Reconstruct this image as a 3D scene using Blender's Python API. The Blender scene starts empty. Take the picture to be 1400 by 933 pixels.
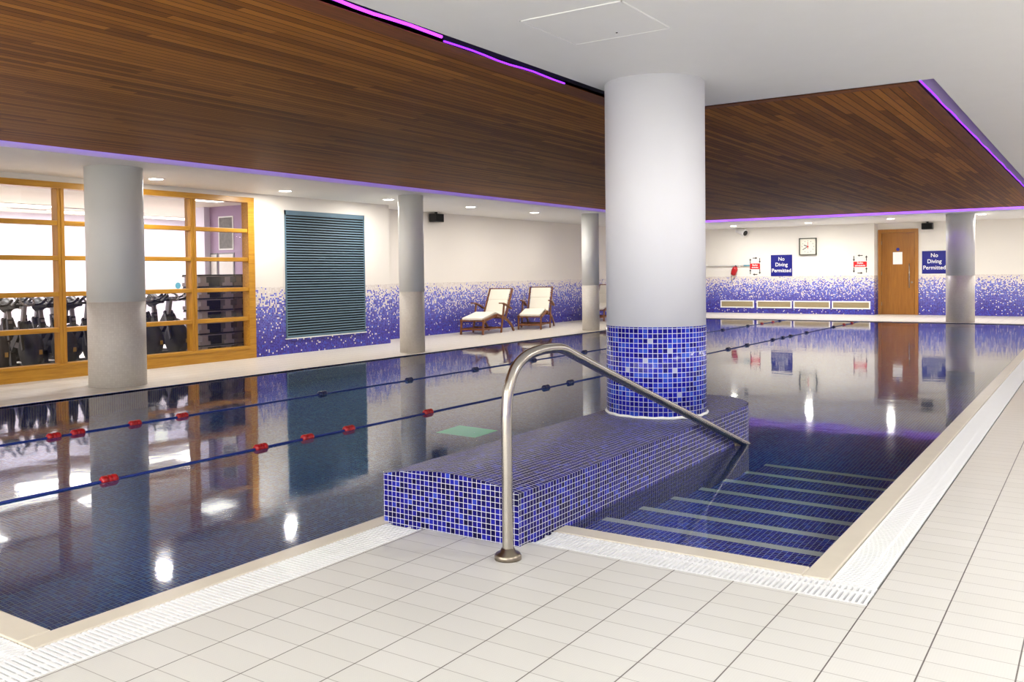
import bpy, math, random
from mathutils import Vector, Matrix
random.seed(7)
PI = math.pi
SC = bpy.context.scene
COL = SC.collection

# ------------------------------------------------------------------ materials
class NT:
    """tiny node-tree helper"""
    def __init__(s, name):
        s.m = bpy.data.materials.new(name); s.m.use_nodes = True
        s.t = s.m.node_tree; s.t.nodes.clear()
        s.out = s.t.nodes.new('ShaderNodeOutputMaterial')
    def n(s, typ, ins=None, **props):
        nd = s.t.nodes.new('ShaderNode' + typ)
        for k, v in props.items(): setattr(nd, k, v)
        for k, v in (ins or {}).items(): s.set(nd.inputs[k], v)
        return nd
    def set(s, sock, v):
        if isinstance(v, bpy.types.NodeSocket): s.t.links.new(v, sock)
        else:
            try: sock.default_value = v
            except Exception: sock.default_value = (*v, 1.0)
    def math(s, op, a, b=0.0, c=0.0, clamp=False):
        nd = s.n('Math', {0: a, 1: b, 2: c}, operation=op, use_clamp=clamp); return nd.outputs[0]
    def vec(s, op, a, b=(0, 0, 0)):
        nd = s.n('VectorMath', {0: a, 1: b}, operation=op); return nd.outputs[0]
    def mix(s, f, a, b):
        nd = s.n('Mix', data_type='RGBA')
        s.set(nd.inputs[0], f); s.set(nd.inputs[6], a); s.set(nd.inputs[7], b)
        return nd.outputs[2]
    def ramp(s, f, stops, interp='LINEAR'):
        nd = s.n('ValToRGB', {0: f}); r = nd.color_ramp; r.interpolation = interp
        while len(r.elements) > 1: r.elements.remove(r.elements[-1])
        r.elements[0].position = stops[0][0]; r.elements[0].color = (*stops[0][1], 1)
        for p, c in stops[1:]:
            e = r.elements.new(p); e.color = (*c, 1)
        return nd.outputs[0]
    def sep(s, v): return s.n('SeparateXYZ', {0: v}).outputs
    def comb(s, x, y, z=0.0): return s.n('CombineXYZ', {0: x, 1: y, 2: z}).outputs[0]
    def uv(s): return s.n('TexCoord').outputs['UV']
    def obj(s): return s.n('TexCoord').outputs['Object']
    def noise(s, v, scale, detail=2.0, rough=.5):
        return s.n('TexNoise', {'Vector': v, 'Scale': scale, 'Detail': detail, 'Roughness': rough}).outputs[0]
    def bump(s, h, strength=.3, dist=.01):
        return s.n('Bump', {'Height': h, 'Strength': strength, 'Distance': dist}).outputs[0]
    def bsdf(s, color, rough=.5, metal=0.0, normal=None, spec=.5, **kw):
        nd = s.n('BsdfPrincipled', {'Base Color': color, 'Roughness': rough, 'Metallic': metal, 'Specular IOR Level': spec})
        if normal is not None: s.set(nd.inputs['Normal'], normal)
        for k, v in kw.items(): s.set(nd.inputs[k], v)
        return nd.outputs[0]
    def done(s, surf): s.t.links.new(surf, s.out.inputs['Surface']); return s.m

def srgb(r, g, b):
    f = lambda c: (c / 255 / 12.92) if c / 255 <= .04045 else ((c / 255 + .055) / 1.055) ** 2.4
    return (f(r), f(g), f(b))

def plain(name, rgb, rough=.5, metal=0.0, var=.04, scale=6.0, bump=0.0, spec=.5, bscale=60):
    t = NT(name); v = t.obj()
    n = t.noise(v, scale, 3)
    c = t.mix(n, tuple(max(0, x * (1 - var)) for x in rgb) + (1,), tuple(min(1, x * (1 + var)) for x in rgb) + (1,))
    nm = t.bump(t.noise(v, bscale, 2), bump, .004) if bump else None
    return t.done(t.bsdf(c, rough, metal, nm, spec))

def emit(name, rgb, strength):
    t = NT(name)
    n = t.noise(t.obj(), 3.0)
    st = t.math('MULTIPLY_ADD', n, strength * .1, strength * .95)
    return t.done(t.n('Emission', {'Color': (*rgb, 1), 'Strength': st}).outputs[0])

def mosaic(name, pitch, grout, stops, gw=.12, rough=.16, pale=None, spec=.5):
    """square mosaic tiles laid in UV metres; every tile takes its own tone from the ramp"""
    t = NT(name)
    uv = t.vec('SCALE', t.uv()); t.set(uv.node.inputs['Scale'], 1 / pitch)
    fr = t.sep(t.vec('FRACTION', uv)); cell = t.vec('FLOOR', uv)
    wn = t.n('TexWhiteNoise', {'Vector': cell}, noise_dimensions='2D')
    g = t.math('LESS_THAN', t.math('MINIMUM', fr[0], fr[1]), gw)
    col = t.ramp(wn.outputs['Value'], stops)
    if pale:
        w2 = t.n('TexWhiteNoise', {'Vector': t.vec('ADD', cell, (37.0, 91.0, 0))}, noise_dimensions='2D').outputs['Value']
        col = t.mix(t.math('LESS_THAN', w2, pale[0]), col, (*pale[1], 1))
    mot = t.noise(uv, 2.5, 3)
    col = t.mix(t.math('MULTIPLY', mot, .22), col, (*[c * .4 for c in stops[0][1]], 1))
    col = t.mix(g, col, (*grout, 1))
    nm = t.bump(t.math('SUBTRACT', 1.0, g), .25, .003)
    return t.done(t.bsdf(col, t.math('MULTIPLY_ADD', g, .5, rough), 0, nm, spec))

def wall_mosaic(name, paint, top=1.10):
    """painted wall whose lower part is mosaic fading from blue at the floor to cream at the top"""
    t = NT(name)
    P = .0262
    uv0 = t.uv()
    uv = t.vec('SCALE', uv0); t.set(uv.node.inputs['Scale'], 1 / P)
    fr = t.sep(t.vec('FRACTION', uv)); cell = t.vec('FLOOR', uv)
    h = t.math('MULTIPLY', t.sep(cell)[1], P)
    a = t.n('TexWhiteNoise', {'Vector': cell}, noise_dimensions='2D').outputs['Value']
    b = t.n('TexWhiteNoise', {'Vector': t.vec('ADD', cell, (51.0, 17.0, 0))}, noise_dimensions='2D').outputs['Value']
    blue_lo = t.ramp(a, [(0, srgb(44, 34, 120)), (.5, srgb(58, 46, 150)), (.85, srgb(66, 62, 176)), (1, srgb(50, 84, 200))])
    blue_hi = t.ramp(a, [(0, srgb(44, 44, 160)), (.4, srgb(70, 76, 200)), (.8, srgb(110, 120, 220)), (1, srgb(80, 130, 225))])
    k = t.n('MapRange', {0: h, 1: .25, 2: .85}).outputs[0]
    blue = t.mix(k, blue_lo, blue_hi)
    pw = t.n('ValToRGB', {0: t.math('DIVIDE', h, top)})
    r = pw.color_ramp
    for i, (p, v) in enumerate([(0, .03), (.35, .05), (.6, .22), (.78, .45), (.88, .72), (.94, .95), (1, 1)]):
        e = r.elements[i] if i < 2 else r.elements.new(p)
        e.position = p; e.color = (v, v, v, 1)
    cream = t.mix(a, (*srgb(214, 204, 196), 1), (*srgb(236, 230, 226), 1))
    col = t.mix(t.math('LESS_THAN', b, pw.outputs[0]), blue, cream)
    g = t.math('LESS_THAN', t.math('MINIMUM', fr[0], fr[1]), .1)
    gcol = t.mix(t.n('MapRange', {0: h, 1: .1, 2: .95}).outputs[0], (*srgb(110, 104, 190), 1), (*srgb(215, 205, 200), 1))
    col = t.mix(g, col, gcol)
    up = t.math('GREATER_THAN', t.sep(uv0)[1], top)
    pn = t.noise(t.obj(), 2.0, 3)
    pc = t.mix(pn, tuple(c * .97 for c in paint) + (1,), (*paint, 1))
    col = t.mix(up, col, pc)
    return t.done(t.bsdf(col, t.math('MULTIPLY_ADD', up, .45, .22), 0, None, .4))

def deck_tiles(name):
    t = NT(name); v = t.sep(t.obj())
    u = t.math('DIVIDE', t.math('SUBTRACT', v[1], .730), .257)
    w = t.math('DIVIDE', t.math('SUBTRACT', v[0], 3.446), .1242)
    fu = t.math('FRACT', u); fw = t.math('FRACT', w)
    cell = t.comb(t.math('FLOOR', u), t.math('FLOOR', w))
    a = t.n('TexWhiteNoise', {'Vector': cell}, noise_dimensions='2D').outputs['Value']
    col = t.mix(a, (*srgb(212, 211, 206), 1), (*srgb(217, 216, 212), 1))
    big = t.noise(t.obj(), .55, 3)
    col = t.mix(t.math('MULTIPLY', t.math('GREATER_THAN', big, .47), 0.0), col, (*srgb(214, 206, 194), 1))
    # slightly warmer beside the long right-hand side and beyond
    k = t.n('MapRange', {0: v[0], 1: 3.0, 2: 9.0}).outputs[0]
    col = t.mix(t.math('MULTIPLY', k, t.math('MULTIPLY_ADD', big, .9, .3), clamp=True), col, (*srgb(216, 207, 194), 1))
    st = t.sep(t.vec('FRACTION', t.vec('MULTIPLY', t.obj(), (110.0, 110.0, 110.0))))
    d1 = t.math('SUBTRACT', st[0], .5); d2 = t.math('SUBTRACT', st[1], .5)
    dot = t.math('LESS_THAN', t.math('ADD', t.math('MULTIPLY', d1, d1), t.math('MULTIPLY', d2, d2)), .07)
    col = t.mix(t.math('MULTIPLY', dot, .10), col, (*srgb(180, 178, 172), 1))
    j1 = t.math('LESS_THAN', fu, .018); j2 = t.math('LESS_THAN', fw, .026)
    col = t.mix(t.math('MULTIPLY', j2, .62), col, (*srgb(120, 112, 104), 1))
    col = t.mix(t.math('MULTIPLY', j1, .88), col, (*srgb(78, 70, 66), 1))
    j = t.math('MAXIMUM', j1, j2)
    nm = t.bump(t.math('SUBTRACT', 1.0, j), .2, .002)
    return t.done(t.bsdf(col, .38, 0, nm, .35))

def planks(name, pitch, length, stops, rough=.42, axis=0, gap=.11):
    t = NT(name); v = t.sep(t.obj())
    row = t.math('FLOOR', t.math('DIVIDE', v[1 - axis], pitch)); fr = t.math('FRACT', t.math('DIVIDE', v[1 - axis], pitch))
    off = t.n('TexWhiteNoise', {'W': row}, noise_dimensions='1D').outputs['Value']
    q = t.math('ADD', t.math('DIVIDE', v[axis], length), t.math('MULTIPLY', off, 7.3))
    c = t.comb(row, t.math('FLOOR', q))
    a = t.n('TexWhiteNoise', {'Vector': c}, noise_dimensions='2D').outputs['Value']
    grain = t.noise(t.vec('MULTIPLY', t.obj(), (1.5, 45.0, 20.0) if axis == 0 else (45.0, 1.5, 20.0)), 3.0, 4, .6)
    f = t.math('ADD', t.math('MULTIPLY_ADD', a, .5, .14), t.math('MULTIPLY', t.math('SUBTRACT', grain, .5), .6), clamp=True)
    col = t.ramp(f, stops)
    g = t.math('LESS_THAN', fr, gap)
    col = t.mix(t.math('MULTIPLY', g, .85), col, (*srgb(18, 10, 6), 1))
    nm = t.bump(t.math('SUBTRACT', 1.0, g), .5, .006)
    return t.done(t.bsdf(col, rough, 0, nm, .15))

def wood(name, c0, c1, rough=.4, stretch=(2, 30, 30), var=1.0):
    t = NT(name)
    v = t.vec('MULTIPLY', t.obj(), tuple(float(x) for x in stretch))
    n = t.noise(v, 1.6, 5, .6)
    col = t.ramp(n, [(.25, c0), (.75, c1)])
    return t.done(t.bsdf(col, rough, 0, t.bump(n, .08, .002), .4))

M = {}
M['paint'] = plain('white wall paint', srgb(236, 234, 228), .55, var=.02)
M['soffit'] = plain('white ceiling paint', srgb(236, 236, 233), .6, var=.02)
M['deck'] = deck_tiles('cream deck tiles')
M['coping'] = plain('cream coping stone', srgb(218, 210, 194), .35, var=.06, scale=9)
M['grate'] = plain('white plastic grate', srgb(242, 243, 244), .35, var=.02)
M['dark'] = plain('dark channel', srgb(70, 68, 64), .8)
NAVY = [(0, srgb(12, 9, 58)), (.3, srgb(18, 14, 92)), (.7, srgb(26, 22, 132)), (.92, srgb(34, 38, 162)), (1, srgb(50, 72, 190))]
M['plinth'] = mosaic('navy mosaic', .0266, srgb(226, 226, 232), NAVY, .09, .35, spec=.08)
M['basin'] = mosaic('pool mosaic', .0266, srgb(190, 220, 250), [(0, srgb(16, 40, 180)), (.4, srgb(24, 60, 205)), (.8, srgb(44, 92, 225)), (1, srgb(80, 140, 240))], .10, .3)
M['steps'] = mosaic('step mosaic', .0266, srgb(225, 232, 246), [(0, srgb(22, 24, 150)), (.4, srgb(30, 36, 185)), (.8, srgb(50, 66, 220)), (1, srgb(70, 110, 235))], .11, .3)
M['colblue'] = mosaic('blue column mosaic', .0335, srgb(216, 220, 240), [(0, srgb(22, 20, 120)), (.3, srgb(30, 28, 170)), (.7, srgb(38, 44, 196)), (1, srgb(58, 96, 220))], .11, .16, (.025, srgb(186, 190, 222)), spec=.25)
M['colpaint'] = plain('white column paint', srgb(243, 244, 249), .5, var=.015)
M['colgrey'] = plain('grey white column paint', srgb(228, 229, 226), .5, var=.02)
M['colcream'] = mosaic('cream column mosaic', .0262, srgb(206, 200, 192), [(0, srgb(214, 207, 198)), (1, srgb(222, 216, 207))], .12, .4, spec=.3)
M['wall'] = wall_mosaic('blue fading mosaic wall', srgb(238, 234, 226))
M['wall_l'] = wall_mosaic('blue fading mosaic side wall', srgb(232, 226, 218), 1.09)
M['raft'] = planks('timber ceiling planks', .066, 1.9, [(0, srgb(92, 52, 18)), (.35, srgb(144, 90, 32)), (.65, srgb(172, 112, 42)), (1, srgb(216, 154, 72))], rough=.6)
M['rafttrim'] = wood('dark timber trim', srgb(92, 48, 18), srgb(138, 78, 30), .6, (2, 30, 30))
M['fascia'] = plain('pale fascia', srgb(214, 206, 220), .6)
M['gapshade'] = plain('gap shade on panel edge', srgb(22, 16, 40), .7)  # darkness of the ceiling gap, painted onto the panel's near side
M['oak'] = wood('golden oak', srgb(166, 112, 26), srgb(204, 152, 52), .35, (2, 24, 24))
M['oakv'] = wood('golden oak upright', srgb(160, 106, 24), srgb(198, 146, 50), .35, (24, 24, 2))
M['doorwood'] = wood('brown oak door', srgb(134, 84, 26), srgb(164, 108, 40), .4, (24, 24, 1.5))
M['doorframe'] = wood('oak door frame', srgb(150, 96, 32), srgb(176, 120, 48), .4, (24, 24, 2))
M['teak'] = wood('teak', srgb(92, 52, 24), srgb(140, 84, 40), .45, (6, 6, 6))
M['cushion'] = plain('cream cushion', srgb(240, 234, 218), .85, var=.03, bump=.2)
M['louvre'] = plain('teal grey louvre metal', srgb(86, 112, 128), .65, 0.0, var=.05)
M['black'] = plain('black plastic', srgb(20, 20, 22), .4)
M['blackgap'] = plain('black recess', srgb(4, 5, 7), .9)
M['rubber'] = plain('dark rubber', srgb(30, 30, 34), .7)
M['steel'] = plain('brushed stainless steel', srgb(176, 170, 162), .24, 1.0, var=.06, scale=25)
M['darksteel'] = plain('tarnished steel', srgb(150, 140, 126), .3, 1.0, var=.1, scale=25)
M['red'] = plain('red plastic', srgb(172, 18, 28), .35)
M['navyplastic'] = plain('navy plastic', srgb(18, 34, 92), .35)
M['rope'] = plain('blue rope', srgb(24, 50, 140), .5)
M['signblue'] = plain('deep blue sign', srgb(8, 14, 128), .4)
M['signred'] = plain('red sign', srgb(214, 20, 26), .4)
M['white'] = plain('white plastic', srgb(242, 242, 240), .4)
M['ink'] = plain('black ink', srgb(14, 14, 16), .6)
M['redink'] = plain('red ink', srgb(216, 60, 50), .6)
M['greyframe'] = plain('olive black clock frame', srgb(66, 68, 56), .4)
M['clockface'] = plain('cream clock face', srgb(240, 236, 222), .5)
M['beige'] = plain('beige grille', srgb(176, 160, 124), .6, var=.1, scale=40)
M['tealplastic'] = plain('teal plastic', srgb(80, 150, 170), .4)
M['greypole'] = plain('pale grey pole', srgb(190, 188, 184), .4)
M['nosing'] = plain('pale step nosing', srgb(250, 248, 240), .5)
def glow_drain_mat():
    t = NT('glowing teal drain cover'); n = t.noise(t.obj(), 8.0)
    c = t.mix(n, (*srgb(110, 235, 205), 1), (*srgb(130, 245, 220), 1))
    return t.done(t.bsdf(c, .5, 0, None, .3, **{'Emission Color': (*srgb(70, 200, 165), 1), 'Emission Strength': .32}))  # slight emission added so the cover looks brighter; it is no lamp
M['drain'] = glow_drain_mat()
M['lilac'] = plain('lilac wall paint', srgb(176, 150, 184), .6, var=.02)
M['palelilac'] = plain('pale lilac wall paint', srgb(232, 226, 244), .6, var=.02)
M['gymceil'] = plain('cream ceiling tiles', srgb(238, 228, 214), .6)
M['gymfloor'] = plain('pale gym floor', srgb(240, 234, 224), .4)
M['print'] = plain('grey printed poster', srgb(110, 106, 104), .5, var=.6, scale=16)
M['paper'] = plain('white paper', srgb(236, 232, 230), .7, var=.05, scale=14)
M['stepgrey'] = plain('grey step foot', srgb(158, 148, 150), .5)
M['stepbrown'] = plain('brown grey step', srgb(62, 46, 36), .5)
M['stepbrown2'] = plain('pale brown step edge', srgb(122, 102, 84), .5)
M['stepblack'] = plain('black step', srgb(18, 16, 18), .5)
M['yellow'] = plain('dull yellow sticker', srgb(150, 120, 50), .5)
M['greymetal'] = plain('grey metal', srgb(130, 128, 130), .35, .7)
M['downlight'] = emit('warm white lamp', (1.0, .95, .86), 42)
M['gympanel'] = emit('gym light panel', (1.0, .96, .9), 5)
M['led'] = emit('violet led', (.24, .03, 1.0), 2.6)
M['ledfar'] = emit('far violet led', (.28, .04, 1.0), 14)
M['ledsoft'] = emit('soft violet led', (.26, .04, 1.0), 2.4)
M['ledhot'] = emit('hot magenta led', (.50, .05, 1.0), 3)
M['glasslamp'] = emit('round frosted lamp', (1.0, .97, .9), 2.2)

def glass_mat():
    t = NT('window glass')
    fz = t.n('Fresnel', {'IOR': 1.45}).outputs[0]
    n = t.math('MULTIPLY', fz, t.math('MULTIPLY_ADD', t.noise(t.obj(), 1.0), .1, .95))
    a = t.n('BsdfTransparent', {'Color': (.97, .98, .97, 1)}).outputs[0]
    b = t.n('BsdfGlossy', {'Color': (1, 1, 1, 1), 'Roughness': .01}).outputs[0]
    return t.done(t.n('MixShader', {0: n, 1: a, 2: b}).outputs[0])
M['glass'] = glass_mat()

def water_mat():
    t = NT('pool water')
    v = t.obj()
    n1 = t.noise(t.vec('MULTIPLY', v, (1.0, 1.0, 1.0)), 2.2, 2)
    n2 = t.noise(v, 16.0, 2)
    h = t.math('ADD', t.math('MULTIPLY', n1, 1.0), t.math('MULTIPLY', n2, .07))
    nm = t.bump(h, .5, .0030)
    fz = t.n('Fresnel', {'IOR': 1.33, 'Normal': nm}).outputs[0]
    a = t.n('BsdfRefraction', {'Color': (.96, .98, 1, 1), 'Roughness': 0.0, 'IOR': 1.33, 'Normal': nm}).outputs[0]
    b = t.n('BsdfGlossy', {'Color': (1, 1, 1, 1), 'Roughness': .05, 'Normal': nm}).outputs[0]
    m = t.done(t.n('MixShader', {0: fz, 1: a, 2: b}).outputs[0])
    va = t.n('VolumeAbsorption', {'Color': (.02, .84, .86, 1), 'Density': .24})
    t.t.links.new(va.outputs[0], t.out.inputs['Volume'])
    return m
M['water'] = water_mat()

# ------------------------------------------------------------------ mesh builder
class MB:
    def __init__(s): s.v = []; s.f = []; s.uv = []; s.mi = []; s.smooth = []
    def face(s, pts, uv=None, mi=0, sm=False):
        i = len(s.v); s.v += [tuple(p) for p in pts]
        s.f.append(list(range(i, i + len(pts)))); s.mi.append(mi); s.smooth.append(sm)
        if uv is None:
            a, b, c = (Vector(p) for p in (pts[0], pts[1], pts[2]))
            n = (b - a).cross(c - a)
            ax = max(range(3), key=lambda k: abs(n[k]))
            pick = [(1, 2), (0, 2), (0, 1)][ax]
            uv = [(p[pick[0]], p[pick[1]]) for p in pts]
        s.uv.append(uv)
        return s
    def box(s, x0, x1, y0, y1, z0, z1, mi=0, mat=None):
        P = [Vector((x, y, z)) for z in (z0, z1) for y in (y0, y1) for x in (x0, x1)]
        if mat is not None: Q = [mat @ p for p in P]
        else: Q = P
        for idx in ((0, 2, 3, 1), (4, 5, 7, 6), (0, 1, 5, 4), (2, 6, 7, 3), (0, 4, 6, 2), (1, 3, 7, 5)):
            pts = [P[k] for k in idx]
            n = (pts[1] - pts[0]).cross(pts[2] - pts[0]); ax = max(range(3), key=lambda k: abs(n[k]))
            pick = [(1, 2), (0, 2), (0, 1)][ax]
            s.face([Q[k] for k in idx], [(p[pick[0]], p[pick[1]]) for p in pts], mi)
        return s
    def bar(s, a, b, w, h, up=(0, 0, 1), mi=0):
        """a box from a to b, w wide and h deep"""
        a, b = Vector(a), Vector(b); d = b - a; L = d.length; d.normalize()
        u = Vector(up); 
        if abs(d.dot(u)) > .98: u = Vector((1, 0, 0))
        x = d.cross(u).normalized(); z = x.cross(d).normalized()
        m = Matrix(((d.x, x.x, z.x, a.x), (d.y, x.y, z.y, a.y), (d.z, x.z, z.z, a.z), (0, 0, 0, 1)))
        return s.box(0, L, -w / 2, w / 2, -h / 2, h / 2, mi, m)
    def tube(s, pts, r, seg=12, mi=0, caps=True, closed=False):
        pts = [Vector(p) for p in pts]; n = len(pts); rings = []
        rr = r if isinstance(r, (list, tuple)) else [r] * n
        prev = None
        for i, p in enumerate(pts):
            if closed: d = pts[(i + 1) % n] - pts[i - 1]
            else: d = pts[min(i + 1, n - 1)] - pts[max(i - 1, 0)]
            d.normalize()
            if prev is None:
                u = Vector((0, 0, 1)) if abs(d.z) < .9 else Vector((0, 1, 0))
                x = d.cross(u).normalized()
            else:
                x = (prev - d * prev.dot(d)).normalized()
            prev = x; y = d.cross(x).normalized()
            rings.append([p + (x * math.cos(2 * PI * k / seg) + y * math.sin(2 * PI * k / seg)) * rr[i] for k in range(seg)])
        base = len(s.v)
        for rg in rings: s.v += [tuple(q) for q in rg]
        m = n if closed else n - 1
        for i in range(m):
            for k in range(seg):
                k2 = (k + 1) % seg; j = (i + 1) % n
                s.f.append([base + i * seg + k, base + i * seg + k2, base + j * seg + k2, base + j * seg + k])
                s.uv.append([(0, 0)] * 4); s.mi.append(mi); s.smooth.append(True)
        if caps and not closed:
            s.f.append([base + k for k in range(seg)][::-1]); s.uv.append([(0, 0)] * seg); s.mi.append(mi); s.smooth.append(False)
            s.f.append([base + (n - 1) * seg + k for k in range(seg)]); s.uv.append([(0, 0)] * seg); s.mi.append(mi); s.smooth.append(False)
        return s
    def lathe(s, prof, seg=32, c=(0, 0, 0), axis='z', mi=0, caps=True):
        """revolve (r, h) pairs round an axis through c; UV = (arc length, h)"""
        c = Vector(c); base = len(s.v); n = len(prof)
        def pt(r, h, a):
            x, y = r * math.cos(a), r * math.sin(a)
            return c + (Vector((x, y, h)) if axis == 'z' else Vector((h, x, y)) if axis == 'x' else Vector((y, h, x)))
        for r, h in prof:
            for k in range(seg): s.v.append(tuple(pt(r, h, 2 * PI * k / seg)))
        for i in range(n - 1):
            R = max(prof[i][0], prof[i + 1][0])
            for k in range(seg):
                k2 = (k + 1) % seg
                s.f.append([base + i * seg + k, base + i * seg + k2, base + (i + 1) * seg + k2, base + (i + 1) * seg + k])
                u0, u1 = 2 * PI * R * k / seg, 2 * PI * R * (k + 1) / seg
                s.uv.append([(u0, prof[i][1]), (u1, prof[i][1]), (u1, prof[i + 1][1]), (u0, prof[i + 1][1])])
                s.mi.append(mi); s.smooth.append(True)
        if caps:
            for i, rev in ((0, True), (n - 1, False)):
                if prof[i][0] > 1e-5:
                    l = [base + i * seg + k for k in range(seg)]
                    s.f.append(l[::-1] if rev else l); s.uv.append([(s.v[q][0], s.v[q][1]) for q in (l[::-1] if rev else l)]); s.mi.append(mi); s.smooth.append(False)
        return s
    def disc(s, c, r, h, axis='x', seg=24, mi=0):
        return s.lathe([(r, -h / 2), (r, h / 2)], seg, c, axis, mi)
    def prism(s, poly, z0, z1, mi=0):
        n = len(poly)
        s.face([(x, y, z1) for x, y in poly], None, mi)
        s.face([(x, y, z0) for x, y in poly[::-1]], None, mi)
        u = 0
        for i in range(n):
            (x0, y0), (x1, y1) = poly[i], poly[(i + 1) % n]
            L = math.hypot(x1 - x0, y1 - y0)
            s.face([(x0, y0, z0), (x1, y1, z0), (x1, y1, z1), (x0, y0, z1)], [(u, z0), (u + L, z0), (u + L, z1), (u, z1)], mi)
            u += L
        return s
    def mesh(s, name, mats):
        me = bpy.data.meshes.new(name)
        me.from_pydata(s.v, [], s.f)
        ul = me.uv_layers.new(name='UVMap'); k = 0
        flat = [c for f in s.uv for p in f for c in p]
        ul.data.foreach_set('uv', flat)
        me.polygons.foreach_set('material_index', s.mi)
        me.polygons.foreach_set('use_smooth', s.smooth)
        for m in (mats if isinstance(mats, (list, tuple)) else [mats]): me.materials.append(m)
        me.update()
        return me
    def build(s, name, mats, parent=None, bevel=0.0, loc=None):
        o = bpy.data.objects.new(name, s.mesh(name, mats)); COL.objects.link(o)
        if parent is not None: o.parent = parent
        if loc is not None: o.location = loc
        if bevel:
            w = o.modifiers.new('edge', 'WELD'); w.merge_threshold = .0001
            b = o.modifiers.new('round', 'BEVEL'); b.width = bevel; b.segments = 2; b.limit_method = 'ANGLE'; b.angle_limit = .7
        return o

def tag(o, label=None, cat=None, group=None, kind=None):
    if label: o['label'] = label
    if cat: o['category'] = cat
    if group: o['group'] = group
    if kind: o['kind'] = kind
    return o
def thing(name, label, cat, loc=(0, 0, 0), rz=0.0, group=None, kind=None):
    o = bpy.data.objects.new(name, None); COL.objects.link(o)
    o.location = loc; o.rotation_euler = (0, 0, rz); o.empty_display_size = .1
    return tag(o, label, cat, group, kind)
def kids(o): return [c for c in COL.objects if c.parent is o]
def dup(root, loc, rz, label, group=None):
    r = root.copy(); COL.objects.link(r); r.location = loc; r.rotation_euler = (0, 0, rz); r['label'] = label
    if group: r['group'] = group
    for ch in kids(root):
        c = ch.copy(); COL.objects.link(c); c.parent = r
        for g in kids(ch):
            d = g.copy(); COL.objects.link(d); d.parent = c
    return r
def struct(o, label=None, cat=None): return tag(o, label, cat, None, 'structure')

def lettering(text, size, mat, parent, loc, rot=(PI / 2, 0, -PI / 2), name='lettering', offset=0.0, align='CENTER', sx=1.0):
    cu = bpy.data.curves.new(name, 'FONT'); cu.body = text; cu.size = size; cu.align_x = align; cu.align_y = 'CENTER'
    cu.extrude = .0012; cu.offset = offset; cu.resolution_u = 3; cu.materials.append(mat)
    tmp = bpy.data.objects.new('tmp', cu); COL.objects.link(tmp)
    me = bpy.data.meshes.new_from_object(tmp.evaluated_get(bpy.context.evaluated_depsgraph_get()))
    bpy.data.objects.remove(tmp); me.name = name
    if not me.materials: me.materials.append(mat)
    o = bpy.data.objects.new(name, me); COL.objects.link(o); o.parent = parent; o.location = loc; o.rotation_euler = rot; o.scale = (sx, 1, 1)
    return o

# ------------------------------------------------------------------ key dimensions (metres; X runs along the pool, Y across it)
PX0, PX1 = 1.70, 22.85          # pool ends
PYL, PYR, PYN = 9.07, 1.032, 3.135  # far side, step side, near side beside the plinth
SX = 3.81                       # head of the steps
PLX0, PLXC, PLR, PLY = 3.39, 6.50, .415, 2.65   # plinth front, centre of its round end, half width, centre line
DEPTH = -1.35
WL, WREC = 10.98, 11.62         # side wall, recessed side wall
XF, XD = 26.1, 26.52            # far wall, door wall
ZN, ZL = 2.60, 2.55             # soffits

# ------------------------------------------------------------------ deck
b = MB()
for x0, x1, y0, y1 in ((-7, 1.38, -3, WL), (1.38, 3.47, -3, 2.235), (1.38, 3.385, 2.235, 2.80), (3.47, XD, -3, .733),
                       (1.38, 12.4, 9.18, WL), (12.4, XD, 9.18, WREC), (22.96, XD, .733, 9.18)):
    b.box(x0, x1, y0, y1, -.18, 0)
struct(b.build('floor', M['deck']), 'cream tiled pool deck with dark joints', 'floor')

def run(name, mat, boxes, bev=.006):
    m = MB()
    for q in boxes: m.box(*q)
    return m.build(name, mat, bevel=bev)
cz = (-.14, .001)
struct(run('trim_1', M['coping'], [(1.579, 3.50, 3.03, PYN, *cz)]), 'cream coping strip along the near pool edge left of the plinth', 'coping')
struct(run('trim_2', M['coping'], [(1.579, PX0, PYN, 9.18, *cz)]), 'cream coping strip across the near left end of the pool', 'coping')
struct(run('trim_3', M['coping'], [(3.69, SX, PYR, 2.233, *cz)]), 'cream coping strip at the head of the steps', 'coping')
struct(run('trim_4', M['coping'], [(3.69, 22.96, .925, PYR, *cz)]), 'cream coping strip along the right pool edge', 'coping')
struct(run('trim_5', M['coping'], [(PX0, 22.96, PYL, 9.18, *cz)]), 'cream coping strip along the far long pool edge', 'coping')
struct(run('trim_6', M['coping'], [(PX1, 22.96, PYR, PYL, *cz)]), 'cream coping strip across the far pool end', 'coping')

# drain channels below the grates
b = MB()
for x0, x1, y0, y1 in ((1.38, 3.385, 2.80, 3.03), (1.38, 1.579, 3.03, 9.18), (3.47, 3.69, .733, 2.233), (3.69, 22.96, .733, .925)):
    b.box(x0, x1, y0, y1, -.18, -.05)
struct(b.build('drain_channel', M['dark']), 'dark drain channel beneath the white grates', 'channel')

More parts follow.
